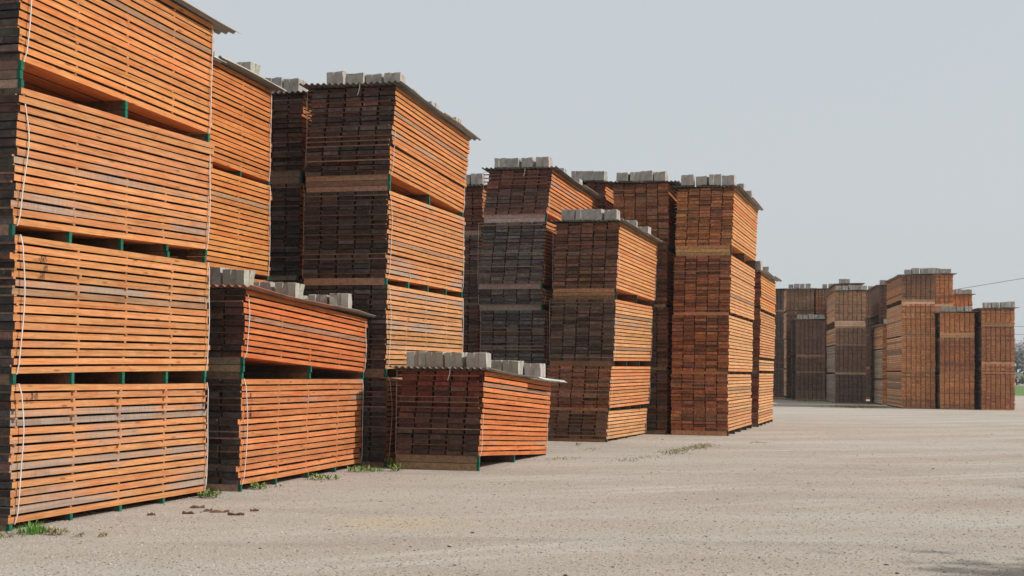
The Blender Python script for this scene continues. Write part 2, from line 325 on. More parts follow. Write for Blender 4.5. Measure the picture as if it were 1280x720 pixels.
# per stack: how it looks, how it is named in labels, and what lies on its roof
HAZE = .0004
SUN = (39, 103, 4.3)
VEIL = (.63, .668, .695)
WIRES = [((29.6, 92, 7.10), (62, 92, 12.9), .05, .016, 'highest power line sloping up above the rightmost far stack'),
         ((30.0, 92, 4.72), (70, 92, 4.80), .05, .012, 'middle power line at the right edge'),
         ((30.0, 92, 4.20), (70, 92, 4.10), .05, .012, 'lowest power line at the right edge')]
X4 = (-.42, -.13, .16, .45)
def fb(n=4, dy=.0): return (.06, X4[-n:], 'front')
def D3(c): return (c[0] * .82, c[1] * .775, c[2] * .74)
CONFIG = {
 'A': dict(nick='the leftmost tower', look=['grey-stained', 'orange', 'pale orange', 'bright orange'], side=[(.58, .27, .115), (.61, .285, .115), (.61, .275, .115), (.63, .265, .092)], end=[E_BLACK, E_BLACK, E_DUSK, E_BLACK],
    wear=[.48, .30, .36, .22], nbear=[5, 5, 5, 3], greyk=1, det=2, substick=True, straps=True, strapw=.012, roof=[R_GREY, R_GREY], oh=(.13, .10, .14, .42), greyrow=.06,
    ink=((2, 1, '26-05', .30, .045), (1, 2, '25475', .34, .045), (1, 3, '211', .40, .042), (1, 4, '5485', .34, .045), (0, 1, '28-425', .22, .045))),
 'B': dict(nick='the bright tower behind the leftmost one', look=['orange'], side=[ORANGE, ORANGE, (.63, .265, .082), (.61, .225, .066)], end=[E_BLACK], wear=[.25], straps=True, roof=[R_METAL, R_GREY], oh=(.1, .12, .1, .2),
    blocks=[(2.0, (.0, .30), 'middle'), (3.3, (.18, .44), 'rear')]),
 'C': dict(nick='the low two-bundle stack', look=['orange-brown', 'red-orange'], nbear=[5, 3], side=[(.60, .235, .092), (.58, .18, .06)], end=[E_DUSK, E_BROWN], wear=[.30, .2], det=2, substick=True, straps=True,
    roof=[R_RUST, R_BROWN], oh=(.12, .10, .12, .22), split=.6, end_top=E_BROWN,
    ink=((0, 2, '28', .22, .04), (0, 3, '7', .27, .04), (0, 4, '0', .24, .04), (0, 5, '800', .22, .04), (1, 1, '17200', 2.35, .05)),
    blocks=[(.16, (-.42, -.12, .16, .45), 'front'), (1.75, (-.2, .1, .42), 'middle'), (3.55, (-.15, .15, .45), 'rear')]),
 'P': dict(nick='the narrow dark tower behind the low stack', look=['dark brown-ended'], side=[ORANGE], end=[E_DUSK, E_DUSK, E_DUSK, E_BROWN], end_top=E_BROWN, straps=True, roof=[R_BROWN, R_BROWN], oh=(.1, .27, .12, .2),
    blocks=[(.10, (-.18, .14, .43), 'front')]),
 'D': dict(nick='the big dark-ended tower', look=['shadowed grey', 'pale weathered', 'orange', 'bright orange'], side=[TAN, (.61, .31, .135), (.62, .275, .11), (.61, .245, .085)], rustrow=.04, end=[E_BLACK, (.058, .048, .043), E_BLACK, E_BLACK], end_top=(.075, .05, .041),
    wear=[.45, .42, .4, .3], det=2, substick=True, straps=True, strapw=.012, roof=[R_DARK, R_GREY], oh=(.17, .10, .16, .24), tie=True, nbear=[5, 5, 5, 3],
    gapx=.032, blocks=[(.30, (-.36, -.08, .20, .48), 'front'), (1.35, (.30,), 'second'), (2.2, (.34,), 'third'), (3.3, (.40,), 'rear')]),
 'E': dict(nick='the squat single-bundle stack', look=['red-orange'], redrow=.15, side=[(.61, .20, .066)], end=[(.072, .044, .036)], end_top=(.17, .042, .024), wear=[.28], det=2, substick=True, straps=True, strapw=.012,
    roof=[R_BROWN, R_METAL], oh=(.17, .10, .12, .26), split=.6, over2=.10, tie=True, nbear=3, bear=(.30, .19, .12),
    blocks=[(.12, (-.42, -.13, .14, .46), 'front'), (1.9, (.18, .46), 'middle'), (3.25, (.14, .46), 'rear')]),
 'F': dict(nick='the leaning tower beside the squat stack', look=['pale orange', 'orange', 'tan-sided', 'orange-sided'], nbear=[5, 5, 4, 3], paint=(.03, .07, .05), side=[PALE, (.62, .27, .11), (.63, .32, .14), (.62, .285, .115)], end=[(.15, .075, .046), (.26, .105, .054), (.115, .075, .054), (.17, .085, .053)], end_top=(.18, .075, .042), wear=[.25], straps=True,
    roof=[R_DARK, R_GREY], bear=(.32, .16, .085), blocks=[(.06, (-.40, -.12, .16, .46), 'front'), (1.7, (.2, .48), 'middle'), (3.0, (.48,), 'rear')]),
 'G': dict(nick='the tall pale-sided tower', look=['pale sunlit'], side=[PALE, PALE, (.64, .33, .145), (.63, .30, .115)], end=[(.30, .115, .052), (.29, .11, .05), (.26, .105, .052), (.40, .165, .072)], wear=[.2], gapx=.02, roof=[R_DARK, R_GREY],
    bear=(.42, .24, .12), nbear=[5, 5, 5, 3], paint=(.06, .07, .05), blocks=[(.06, (-.42, -.10, .17, .48), 'front'), (1.6, (.5,), 'middle'), (3.0, (.5,), 'rear')]),
 'L': dict(nick='the small end tower of the near row', look=['pale orange', 'thin pale', 'pale orange', 'orange'], paint=(.08, .07, .05), side=[PALE, PALE, TAN, YEL], end=[E_RUST], wear=[.2], roof=[R_GREY, R_GREY], oh=(.12, .14, .1, .3),
    blocks=[(.06, (.18, .47), 'front'), (2.2, (.45,), 'rear')]),
 'H': dict(nick='the grey-ended tower behind the squat stack', look=['grey-ended', 'grey-ended', 'thin grey-ended', 'weathered grey-ended', 'orange-sided'], side=[TAN, TAN, TAN, (.6, .24, .09), (.62, .235, .085)],
    end=[(.078, .060, .053), (.085, .074, .068), (.08, .076, .072), (.13, .108, .10), (.15, .078, .06)], end_top=E_RED, wear=[.35], roof=[R_DARK, R_GREY], tie=True, straps=True, bear=(.40, .30, .25),
    blocks=[(.05, (-.42, -.14, .16, .48), 'front'), (1.4, (.46,), 'second'), (2.8, (.46,), 'rear')]),
 'I': dict(nick='the shadowed tower behind the dark-ended one', look=['brown-ended'], side=[ORANGE], end=[E_BROWN, E_BROWN, (.12, .08, .066), (.13, .05, .032)], wear=[.3], straps=True, roof=[R_DARK], blocks=[(.06, (-.08, .2, .48), 'front')]),
 'K': dict(oh=(.13, .26, .14, .22), nick='the shaded tower beside the pale-sided tower', look=['red-brown'], side=[ORANGE], end=[(.16, .076, .046), (.17, .078, .046), (.22, .095, .052), (.27, .115, .06)], wear=[.3], roof=[R_DARK, R_DARK], bear=(.34, .22, .12),
    blocks=[(.06, (-.40, -.12, .16, .46), 'front'), (2.4, (.46,), 'rear')]),
 'J': dict(nick='the half-hidden tower above the leaning one', look=['rust-ended'], side=[ORANGE], end=[E_RED], roof=[R_DARK], blocks=[(.06, (-.08, .19, .46), 'front')]),
}
for _c in CONFIG.values(): _c['side'] = [D3(x) for x in _c['side']]
FAR = dict(det=0, nb=7, gapx=.026, roof=[R_GREY], greyrow=.2, oh=(.16, .16, .14, .2), green=False, nbear=4)
def far(nick, look, side, end, blocks=None, **kw):
    d = dict(FAR); d.update(nick=nick, look=look, side=side, end=end, blocks=blocks or [], **kw); return d
X5 = (-.45, -.15, .15, .45)
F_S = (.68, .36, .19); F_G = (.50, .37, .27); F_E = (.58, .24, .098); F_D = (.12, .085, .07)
CONFIG.update({
 'Q': far('the far corner tower', ['pale-sided'], [F_S, F_S, F_S, (.55, .23, .10)], [(.52, .225, .098), (.55, .24, .105), (.54, .24, .105), (.27, .14, .082)], [(.08, (-.40, -.10, .24, .50), 'front')], bear=(.55, .33, .20)),
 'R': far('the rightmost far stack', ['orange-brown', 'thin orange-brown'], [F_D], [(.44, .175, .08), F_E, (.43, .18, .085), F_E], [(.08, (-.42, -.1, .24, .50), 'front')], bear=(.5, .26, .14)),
 'S': far('the low dark-sided far stack', ['orange-ended'], [F_D], [F_E, (.44, .175, .08), F_E], [(.08, (-.48, -.18, .12, .42), 'front')], bear=(.55, .30, .16)),  # dark side colour stands in for shade in the narrow gap beside it
 'T': far('the stack between the two rightmost stacks', ['half-hidden orange'], [F_S], [F_E], [(.08, (-.3, .0, .26, .5), 'front')]),
 'U': far('the highest tower behind the far corner', ['tall orange'], [F_S], [F_E], [(.08, (-.38, -.08, .2, .48), 'front')], bear=(.52, .32, .2)),
 'V': far('the small stack beside the far corner', ['pale tan'], [F_G, F_G, F_S], [F_E], [(.08, (-.5, -.2), 'front')]),
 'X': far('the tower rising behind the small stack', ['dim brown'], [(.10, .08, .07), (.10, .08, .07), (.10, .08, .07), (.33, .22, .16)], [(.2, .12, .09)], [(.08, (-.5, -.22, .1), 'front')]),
 'M': far('the two-tone far tower', ['grey-black', 'brown', 'thin brown', 'tan'], [(.36, .27, .21), (.40, .30, .23), F_S, F_S], [(.16, .11, .088), (.24, .15, .105), (.32, .19, .12), (.48, .28, .16)],
    [(.08, (-.55, -.25, .05, .34, .58), 'front'), (2.4, (-.3, 0), 'rear')], bear=(.60, .40, .26)),
 'N': far('the tower behind the two-tone tower', ['hidden brown'], [F_S], [(.3, .16, .1)], [(.08, (-.38, -.1), 'front')]),
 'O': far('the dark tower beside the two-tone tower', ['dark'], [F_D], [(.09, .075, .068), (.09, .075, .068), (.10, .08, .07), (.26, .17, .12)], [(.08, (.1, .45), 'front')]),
 'W': far('the blackened low stack across the yard', ['brown-black'], [(.45, .26, .15), (.42, .24, .14), (.45, .24, .13)], [(.18, .11, .08), (.20, .12, .086), (.23, .135, .095)], [(.08, (-.55, -.25, .05, .33, .6), 'front')], bear=(.42, .22, .13)),
 'Y': far('the tower behind the blackened low stack', ['brown-ended'], [F_S], [(.42, .25, .155)], [(.08, (-.5, -.18, .12, .44), 'front')]),
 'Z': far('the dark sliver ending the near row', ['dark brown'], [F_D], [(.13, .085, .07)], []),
 'AA': far('the sliver tower left of the two-tone', ['faint brown'], [F_S], [(.40, .24, .15)], [(.08, (-.1, .25), 'front')]),
})


N_BEAR = 5
ORD = ['first', 'second', 'third', 'fourth', 'fifth', 'sixth']
def bundle_pos(i, n):
    if n == 1: return 'only one'
    if i == 0: return 'lowest'
    if i == n - 1: return 'topmost'
    return ORD[i] + ' from ground'

def make_bundle(sk, i, n, loc, yaw, W, L, hz, gn, gf, sn, sf, c, lean=0):
    """hz board height; gn/gf gap near and far; sn/sf slope of the bed below (z at near and far end)"""
    det = c.get('det', 1)
    root = empty('timber_bundle', loc, yaw)
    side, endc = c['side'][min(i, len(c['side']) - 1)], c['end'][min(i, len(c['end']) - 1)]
    wear = c.get('wear', [.35])[min(i, len(c.get('wear', [.35])) - 1)]
    look = c['look'][min(i, len(c['look']) - 1)]
    tag(root, f"{look} timber bundle, {bundle_pos(i, n)} in {c['nick']}", 'timber bundle', 'strapped timber bundles stacked in the yard')
    T = lambda y: (y + L / 2) / L
    bed = lambda y: sn + (sf - sn) * T(y)                       # top of what is below, local z
    sh = lambda y: bed(y) + gn + (gf - gn) * T(y)                # bottom of the boards
    # bearers
    k = c.get('nbear', N_BEAR); k = k[min(i, len(k) - 1)] if isinstance(k, (list, tuple)) else k
    for j in range(k):
        y = -L / 2 + .03 + (L - .06) * j / (k - 1) + (random.uniform(-.04, .04) if 0 < j < k - 1 else random.uniform(-.005, .02) * (1 if j == 0 else -1))
        g = sh(y) - bed(y) - .002
        tiers = max(1, round(g / .085)); b = MB()
        bw = c.get('bw', .042) if det > 0 else .09
        for q in range(tiers):
            tn = vary(c.get('bear', (.25, .165, .112)), .34) if j == 0 else vary((.12, .075, .045), .3)  # bearers behind the front one are coloured darker, as shade inside the gap
            gr = vary(c.get('paint', (.014, .108, .068)), .25) if c.get('green', True) else tn
            z0, z1 = bed(y) + .001 + g * q / tiers, bed(y) + .001 + g * (q + 1) / tiers - (.006 if q < tiers - 1 else .001)
            ex = random.uniform(-.008, .012); sg = 1 if c['sideR'] else -1; rn = random.random()
            xe = W / 2 + ex
            lo, hi = -W / 2 + random.uniform(-.01, .02), xe - .035
            dy = random.uniform(-.006, .006)
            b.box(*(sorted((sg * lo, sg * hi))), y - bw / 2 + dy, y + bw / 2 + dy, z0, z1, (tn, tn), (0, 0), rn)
            b.box(*(sorted((sg * hi, sg * xe))), y - bw / 2 + dy, y + bw / 2 + dy, z0, z1, (gr, gr), (0, 0), rn)
        b.build('bearer', M_BEARER, root)
    # board layers
    st = .0175 if det > 0 else .018
    nl = max(2, round((hz + st) / (.071 if det > 0 else .082)))
    pitch = (hz + st) / nl; bt = pitch - st; nb = c.get('nb', 5)
    gapx = c.get('gapx', .026); bw = (W - (nb - 1) * gapx) / nb
    skew = lean + random.uniform(-.008, .008)
    big = MB() if det == 0 else None
    ys = [-L / 2 + .035 + (L - .07) * j / 4 + (random.uniform(-.08, .08) if 0 < j < 4 else 0) for j in range(5)]
    for r in range(nl):
        b = big or MB()
        z = r * pitch; fr = r / max(1, nl - 1)
        lx = random.gauss(0, .0045) + skew * fr; ly = random.gauss(0, .010) * (1 if det else 1.2)
        if random.random() < .07: ly += random.uniform(-.04, .02)
        sidec = vary(side, .15)
        if r > 0 and random.random() < c.get('greyrow', .05): sidec = vary(mixc(side, (.25, .165, .105), .75), .1)
        if random.random() < c.get('redrow', .06): sidec = mixc(sidec, RED, .45)
        ec = endc; rw = random.gauss(-.03, .11) if r else -.2
        if 'end_top' in c and i == n - 1: ec = mixc(endc, c['end_top'], max(0, min(1, fr * 1.6 - .5)))
        if random.random() < .15: ec = mixc(ec, E_GREY, .5)
        if random.random() < c.get('rustrow', .10): ec = mixc(ec, E_RUST, .25)
        ph = random.random() * 6; am = random.uniform(.0005, .0035) if det == 2 else .0015
        for q in range(nb):
            x0 = -W / 2 + q * (bw + gapx) + lx + random.uniform(-.002, .002)
            outer = q in (0, nb - 1)
            if outer: x0 += random.gauss(0, .004)
            wid = bw + random.uniform(-.008, .004)
            if q == nb - 1: wid = min(wid + .004, bw + .006)
            e0, e1 = random.gauss(0, .011), random.gauss(0, .014)
            dt = random.uniform(-.003, .002)
            p2 = random.random() * 6
            wob = (lambda y, ph=ph, p2=p2, am=am: (am * 1.4 * math.sin(y * 2.1 + p2), am * math.sin(y * 1.7 + ph))) if det == 2 else None
            inner_shade = vary(mixc(mixc(side, endc, .5), endc, .75), .2)  # inner faces get a darker colour, painting in the shade between boards
            faces = [sidec if r == 0 else inner_shade, sidec if q == nb - 1 else inner_shade, sidec if r == nl - 1 else inner_shade, sidec if q == 0 else inner_shade]
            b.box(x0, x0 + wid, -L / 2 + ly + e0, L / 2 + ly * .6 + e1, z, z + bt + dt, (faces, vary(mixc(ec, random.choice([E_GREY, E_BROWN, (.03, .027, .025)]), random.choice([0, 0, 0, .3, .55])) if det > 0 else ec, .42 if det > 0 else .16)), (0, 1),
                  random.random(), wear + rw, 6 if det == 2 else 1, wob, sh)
        lay = b.build('board_layer', [M_SIDE, M_END], root) if det > 0 and c.get('substick') else None
        # stickers that space this layer from the next
        if r < nl - 1:
            for j, y in enumerate(ys):
                sb = MB() if lay else b; sm = 0 if lay else 2
                sy = y + random.gauss(0, .006); 
                if j == 0: sy = -L / 2 + random.choice([-.004, .002, .012, .03, .045, .06, .07])
                tn = vary(mixc(side, (.30, .15, .07), .45), .25)
                et = vary(mixc(endc, (.36, .19, .12), random.choice([.1, .2, .4, .6])), .3) if j == 0 else tn
                sw = .034
                sb.box(-W / 2 + random.uniform(-.012, .012), W / 2 + random.uniform(-.016, .010), sy - sw / 2, sy + sw / 2, z + bt + .0006, z + pitch - .0006,
                       (tn, et), (sm, sm), random.random(), 0, 1, None, sh)
                if lay: sb.build('sticker', [M_BEARER], lay)
        if det > 0 and not lay: lay = b.build('board_layer', [M_SIDE, M_END, M_BEARER], root)
        for (bi, rr, txt, yo, hh) in c.get('ink', ()):
            if bi == i and rr == nl - 1 - r:
                writing(txt, -L / 2 + yo, z + .006, hh, W / 2 + .012, lay, sh)
    if det == 0: big.build('boards', [M_SIDE, M_END, M_BEARER], root)
    # straps
    if c.get('straps'):
        for yy, bl in ((-L / 2 + .055, .065), (L / 2 - .055, -.02)):
            strap(root, yy, W, hz, sh, c.get('strapw', .012), bl)
    return root

def strap(root, y, W, hz, sh, w, bl):
    pts = []; ph = random.random() * 6; sl = random.uniform(.6, 1.4)
    hw = W / 2 + .022
    n = 14
    for i in range(n + 1):                                  # visible long face, with slack
        t = i / n
        bow = math.sin(t * math.pi) * .012 * sl + .006
        pts.append((hw + bow - .006 - (.016 if i in (0, n) else 0), y + bl * sl * min(1, 3.2 * (1 - t), 1.6 * t + .1) + .012 * sl * math.sin(t * 6 + ph) * math.sin(t * math.pi), -.006 + (hz + .012) * t))
    for t in (.1, .5, .9): pts.append((hw - 2 * hw * t, y, hz + .006))
    for i in range(5): pts.append((-hw, y, hz * (1 - i / 4)))
    for t in (.1, .5, .9): pts.append((-hw + 2 * hw * t, y, -.006))
    b = MB(); col = vary((.56, .54, .51), .08)
    k = len(pts); secs = []
    for i, p in enumerate(pts):
        a, c2 = Vector(pts[i - 1]), Vector(pts[(i + 1) % k]); d = (c2 - a); d.y = 0
        d = d.normalized(); nn = Vector((d.z, 0, -d.x)); p = Vector(p); p.z += sh(p.y)
        secs.append([tuple(p + nn * .0035 + Vector((0, s * w / 2, 0))) for s in (-1, 1)] + [tuple(p - nn * .001 + Vector((0, s * w / 2, 0))) for s in (1, -1)])
    secs.append(secs[0]); b.prism(secs, (col, col), (0, 0), random.random())
    b.build('strap', M_STRAP, root)

# ------------------------------------------------------------------ roofs and blocks
def make_sheet(loc, yaw, x0, x1, y0, y1, tilt, slope, tint, label, pz=0, det=1, tie=False):
    wl = .090; k = 8 if det else 6; amp = .015
    nx = int((x1 - x0) / wl * k); ny = 8
    b = MB(); ph = random.random() * 6; rn = random.random(); th = .007
    def z(x, y): return tilt * x + slope * (y - y0) + .010 * math.sin(y * 1.9 + ph) + .006 * math.sin(x * 3 + ph) + amp * math.sin((x - x0) / wl * 2 * math.pi)
    top = []
    for j in range(ny + 1):
        for i in range(nx + 1):
            x = x0 + (x1 - x0) * i / nx; y = y0 + (y1 - y0) * j / ny
            if j in (0, ny): y += .012 * noise.noise(Vector((x * 6, ph, j)))
            if i in (0, nx): x += .010 * noise.noise(Vector((y * 3, ph, i)))
            top.append((x, y, z(x, y) + pz))
    n0 = len(top); b.v = top + [(x, y, q - th) for x, y, q in top]
    W_ = nx + 1
    for j in range(ny):
        for i in range(nx):
            a = j * W_ + i
            b.face((a, a + 1, a + W_ + 1, a + W_), 0, tint, rn, 0)
            b.face((n0 + a, n0 + a + W_, n0 + a + W_ + 1, n0 + a + 1), 0, tint, rn, 0)
    for i in range(nx):
        b.face((i, n0 + i, n0 + i + 1, i + 1), 0, tint, rn, 0)
        a = ny * W_ + i; b.face((a, a + 1, n0 + a + 1, n0 + a), 0, tint, rn, 0)
    for j in range(ny):
        a = j * W_; b.face((a, a + W_, n0 + a + W_, n0 + a), 0, tint, rn, 0)
        a = j * W_ + nx; b.face((a, n0 + a, n0 + a + W_, a + W_), 0, tint, rn, 0)
    o = b.build('corrugated_sheet', M_ROOF, None)
    o.location = loc; o.rotation_euler = (0, 0, yaw)
    tag(o, label, 'roofing sheet', 'corrugated sheets capping the stacks')
    if tie:
        q = MB(); c = (.6, .58, .54)
        q.prism([[(dx - .006 + s[0], y0 + .02 + s[1], zz) for s in ((0, 0), (.009, 0), (.009, .009), (0, .009))] for dx, zz in ((.12, .02), (.115, -.06), (.10, -.12), (.085, -.16))], (c, c), (0, 0), .3)
        q.build('tie_wire', M_STRAP, o)
    return o

def block_mesh(seed):
    random.seed(seed)
    w, d, h = .265, .27, .222
    g = .012
    out = [(-w/2, -d/2), (-.035, -d/2), (-.026, -d/2 + g), (.026, -d/2 + g), (.035, -d/2), (w/2, -d/2), (w/2, -.03), (w/2 - g, -.02), (w/2 - g, .02), (w/2, .03),
           (w/2, d/2), (.035, d/2), (.026, d/2 - g), (-.026, d/2 - g), (-.035, d/2), (-w/2, d/2), (-w/2, .03), (-w/2 + g, .02), (-w/2 + g, -.02), (-w/2, -.03)]
    b = MB(); secs = []
    for z, s in ((0, .975), (.010, 1), (h * .5, 1.0), (h - .012, 1), (h, .97), (h - .02, .80), (h - .024, .4)):
        secs.append([(x * s + random.gauss(0, .004), y * s + random.gauss(0, .004), z + random.gauss(0, .0035)) for x, y in out])
    tn = vary((.355, .332, .295), .13)
    b.prism(secs, (tn, tn), (0, 0), random.random())
    return b
BLOCKS = []
for s_ in range(10):
    o_ = block_mesh(100 + s_).build('concrete_block', M_CONC); BLOCKS.append(o_.data); bpy.data.objects.remove(o_)
random.seed(5)
def make_block(loc, yaw, label):
    o = bpy.data.objects.new('concrete_block', random.choice(BLOCKS)); COL.objects.link(o)
    o.location = loc; o.rotation_euler = (random.uniform(-.03, .03), random.uniform(-.03, .03), yaw)
    s = random.uniform(.92, 1.06); o.scale = (s * random.uniform(.94, 1.04), s, s * random.uniform(.90, 1.06))
    tag(o, label, 'concrete block', 'concrete blocks weighing down the roofs')

for key, s in STACKS.items():
    c = CONFIG[key]; random.seed(sum(map(ord, key)) * 7 + 3)
    c['sideR'] = s['side'] == 'R'
    W, L = s['W'], s['L']; yr = -rad(s['yaw'])
    ax = Vector((math.cos(yr), math.sin(yr), 0)); dv = Vector((-math.sin(yr), math.cos(yr), 0))
    base = Vector((s['x'], s['y'], 0)) + ax * (-W / 2 if c['sideR'] else W / 2) + dv * (L / 2)
    zn = zf = .0; n = len(s['b'])
    for i, (dx, lean, gn, gf, hz) in enumerate(s['b']):
        z0 = (zn + zf) / 2
        loc = base + Vector((dx, 0, z0))
        yj = random.uniform(-.008, .008) if i else 0
        make_bundle(key, i, n, loc, yr + yj, W, L, hz, gn, gf, zn - z0, zf - z0, c, lean)
        zn += gn + hz; zf += gf + hz
    # roof
    tilt = c.get('tilt', -.018 if c['sideR'] else .018); slope = (zf - zn) / L
    bx = base + Vector((s['b'][-1][0] + s['b'][-1][1], 0, 0))
    det = c.get('det', 1) > 0
    rz = zn + .024 + abs(tilt) * W / 2 * .6
    oh = c.get('oh', (.13, .13, .14, .22))                   # left, right, near, far
    cols = c.get('roof', [R_GREY, R_GREY])
    x0, x1 = -W / 2 - oh[0], W / 2 + oh[1]
    y0, y1 = -L / 2 - oh[2], L / 2 + oh[3]
    loc = (bx.x, bx.y, rz)
    cn = {id(R_GREY): 'grey', id(R_DARK): 'dark mossy', id(R_RUST): 'rusty', id(R_METAL): 'pale metal', id(R_BROWN): 'brown'}
    off = lambda y: slope * (y + L / 2)
    if len(cols) == 1:
        make_sheet(loc, yr, x0, x1, y0, y1, tilt, slope, vary(cols[0], .1), f"{cn[id(cols[0])]} corrugated sheet capping {c['nick']}", off(y0), det, c.get('tie'))
    else:
        ym = y0 + (y1 - y0) * c.get('split', .52)
        make_sheet(loc, yr, x0, x1, y0, ym + .08, tilt, slope, vary(cols[0], .1), f"near {cn[id(cols[0])]} corrugated sheet capping {c['nick']}", off(y0), det, c.get('tie'))
        make_sheet(loc, yr, x0 + .03, x1 + c.get('over2', .02), ym - .08, y1, tilt + .004, slope + c.get('slope2', 0), vary(cols[1], .1), f"rear {cn[id(cols[1])]} corrugated sheet capping {c['nick']}", off(ym) + .020, det)
    # blocks, rows given as (distance from the near end, positions across, row name)
    for yy, xs, rname in c.get('blocks', ()):
        xs = sorted(xs)
        for q, xx in enumerate(xs):
            y = -L / 2 + yy + random.uniform(-.03, .03)
            lz = rz + off(y) + tilt * xx + .022 + (.020 if len(cols) == 2 and y > y0 + (y1 - y0) * c.get('split', .52) - .2 else 0)
            p = Vector((bx.x, bx.y, lz)) + ax * xx + dv * y
            who = f"{ORD[q]} from left, " if len(xs) > 1 else ''
            make_block(p, yr + random.uniform(-.14, .14), f"concrete block, {who}{rname} row atop {c['nick']}")
random.seed(77)

# ------------------------------------------------------------------ ground
def sheet(name, x0, x1, y0, y1, z, mat, nx=1, ny=1):
    b = MB()
    for j in range(ny + 1):
        for i in range(nx + 1): b.v.append((x0 + (x1 - x0) * i / nx, y0 + (y1 - y0) * j / ny, z))
    for j in range(ny):
        for i in range(nx):
            a = j * (nx + 1) + i; b.face((a, a + 1, a + nx + 2, a + nx + 1), 0, (1, 1, 1), 0, 0)
    return b.build(name, mat)
tag(sheet('ground', -700, 700, -120, 900, 0, M_GRAVEL), kind='structure')
tag(sheet('field', -400, 500, 95, 190, .004, mat_field()), kind='structure')

# loose stones, densest near the viewer
b = MB()
def stone(x, y, r, tn):
    k0 = len(b.v); n = 5; rz = random.random() * 6
    for i in range(n):
        a = rz + i * 2 * math.pi / n; q = r * random.uniform(.7, 1.25)
        b.v.append((x + q * math.cos(a), y + q * math.sin(a) * random.uniform(.7, 1), -.001))
    for i in range(n):
        a = rz + .5 + i * 2 * math.pi / n; q = r * random.uniform(.45, .8)
        b.v.append((x + q * math.cos(a), y + q * math.sin(a), r * random.uniform(.28, .55)))
    rn = random.random()
    for i in range(n):
        j = (i + 1) % n
        b.face((k0 + i, k0 + j, k0 + n + i), 0, tn, rn, 0); b.face((k0 + j, k0 + n + j, k0 + n + i), 0, tn, rn, 0)
    b.face(tuple(k0 + n + i for i in range(n)), 0, tn, rn, 0)
for _ in range(34000):
    y = 8.6 * math.exp(random.random() ** 1.15 * 1.5); x = random.uniform(-.40, .46) * y
    q = random.random()
    tn = vary(random.choice([(.35, .30, .25), (.33, .285, .24), (.27, .235, .20), (.46, .42, .38), (.40, .36, .31), (.26, .22, .185), (.33, .275, .215)]), .15)
    if q > .996: tn = vary((.12, .095, .08), .3)
    stone(x, y, random.uniform(.005, .011) if q < .92 else random.uniform(.010, .016), tn)
for _ in range(46):
    y = 8.8 * math.exp(random.random() * 1.4); x = random.uniform(-.36, .44) * y
    stone(x, y, random.uniform(.012, .024), vary((.085, .062, .05), .4))
tag(b.build('gravel', M_STONE), kind='stuff')

# ------------------------------------------------------------------ weeds, grass, bark scraps
LEAF_GREEN = mat_leaf('weed_leaf', (.09, .15, .03), (.24, .31, .08))
LEAF_BRIGHT = mat_leaf('bright_grass', (.06, .18, .025), (.16, .33, .06))
LEAF_PATCH = mat_leaf('patchy_grass', (.15, .15, .05), (.28, .26, .10))
LEAF_DRY = mat_leaf('dry_weed', (.12, .11, .035), (.27, .22, .08))
def blade(b, x, y, h, w, lean, az, curl=.5, z0=0):
    dx, dy = math.cos(az), math.sin(az); px, py = -dy * w / 2, dx * w / 2
    k0 = len(b.v)
    for t, ww in ((0, 1), (.55, .8), (1, .08)):
        o = lean * h * (t * (1 - curl) + curl * t * t); zz = z0 + h * (t - .25 * lean * t * t)
        b.v += [(x + dx * o + px * ww, y + dy * o + py * ww, zz), (x + dx * o - px * ww, y + dy * o - py * ww, zz)]
    r = random.random()
    for i in (0, 2): b.face((k0 + i, k0 + i + 1, k0 + i + 3, k0 + i + 2), 0, (1, 1, 1), r, 0)
def tuft(loc, n, h, spread, mat, label, leafy=False, squash=1.0):
    h *= .85; n = int(n * .85)
    b = MB()
    for _ in range(n):
        a = random.random() * 6.283; q = spread * math.sqrt(random.random()); x, y = q * math.cos(a), q * math.sin(a) * squash
        hh = h * random.uniform(.45, 1.1) * (1 - .5 * q / spread)
        if leafy: blade(b, x, y, hh, hh * random.uniform(.22, .38), random.uniform(.4, 1.5), random.random() * 6.283, .3, random.uniform(0, h * .5))
        else: blade(b, x, y, hh, random.uniform(.005, .010), random.uniform(.1, .9), a + random.uniform(-.8, .8))
    o = b.build('weed_clump', mat); o.location = loc
    tag(o, label, 'weed', 'weeds growing at the foot of the stacks')
tuft((-3.86, 11.12, 0), 190, .17, .12, LEAF_BRIGHT, 'tall bright green grass tuft at the foot of the leftmost tower')
tuft((-4.02, 10.86, 0), 120, .06, .20, LEAF_DRY, 'low brownish weed patch at the leftmost tower\'s near corner', True, .5)
tuft((-3.66, 11.05, 0), 70, .085, .12, LEAF_DRY, 'thin yellowing weed right of the bright grass tuft', True, .6)
tuft((-3.42, 10.92, 0), 36, .05, .05, LEAF_GREEN, 'sparse little weed in gravel before the leftmost tower', True)
tuft((-3.24, 10.93, 0), 36, .055, .04, LEAF_DRY, 'small dry weed standing alone in the gravel', True)
tuft((-3.13, 14.30, 0), 90, .11, .12, LEAF_GREEN, 'green weed at the far foot of the leftmost tower', True)
tuft((-2.82, 15.36, 0), 70, .11, .10, LEAF_GREEN, 'small leafy weed under the low two-bundle stack\'s near corner', True)
tuft((-2.66, 15.55, 0), 40, .06, .09, LEAF_DRY, 'flat weed just right of that stack\'s corner weed', True)
tuft((-2.28, 16.75, 0), 120, .10, .22, LEAF_GREEN, 'wide leafy weed midway along the low two-bundle stack', True, .5)
tuft((-1.98, 18.10, 0), 100, .11, .18, LEAF_GREEN, 'leafy weed by the low two-bundle stack\'s far end', True, .6)
tuft((-1.78, 18.25, 0), 80, .11, .10, LEAF_BRIGHT, 'bright weed between the low stack and squat stack')
tuft((-1.62, 18.85, 0), 70, .17, .09, LEAF_GREEN, 'upright broad-leaved weed in the dark gap beside the squat stack', True)
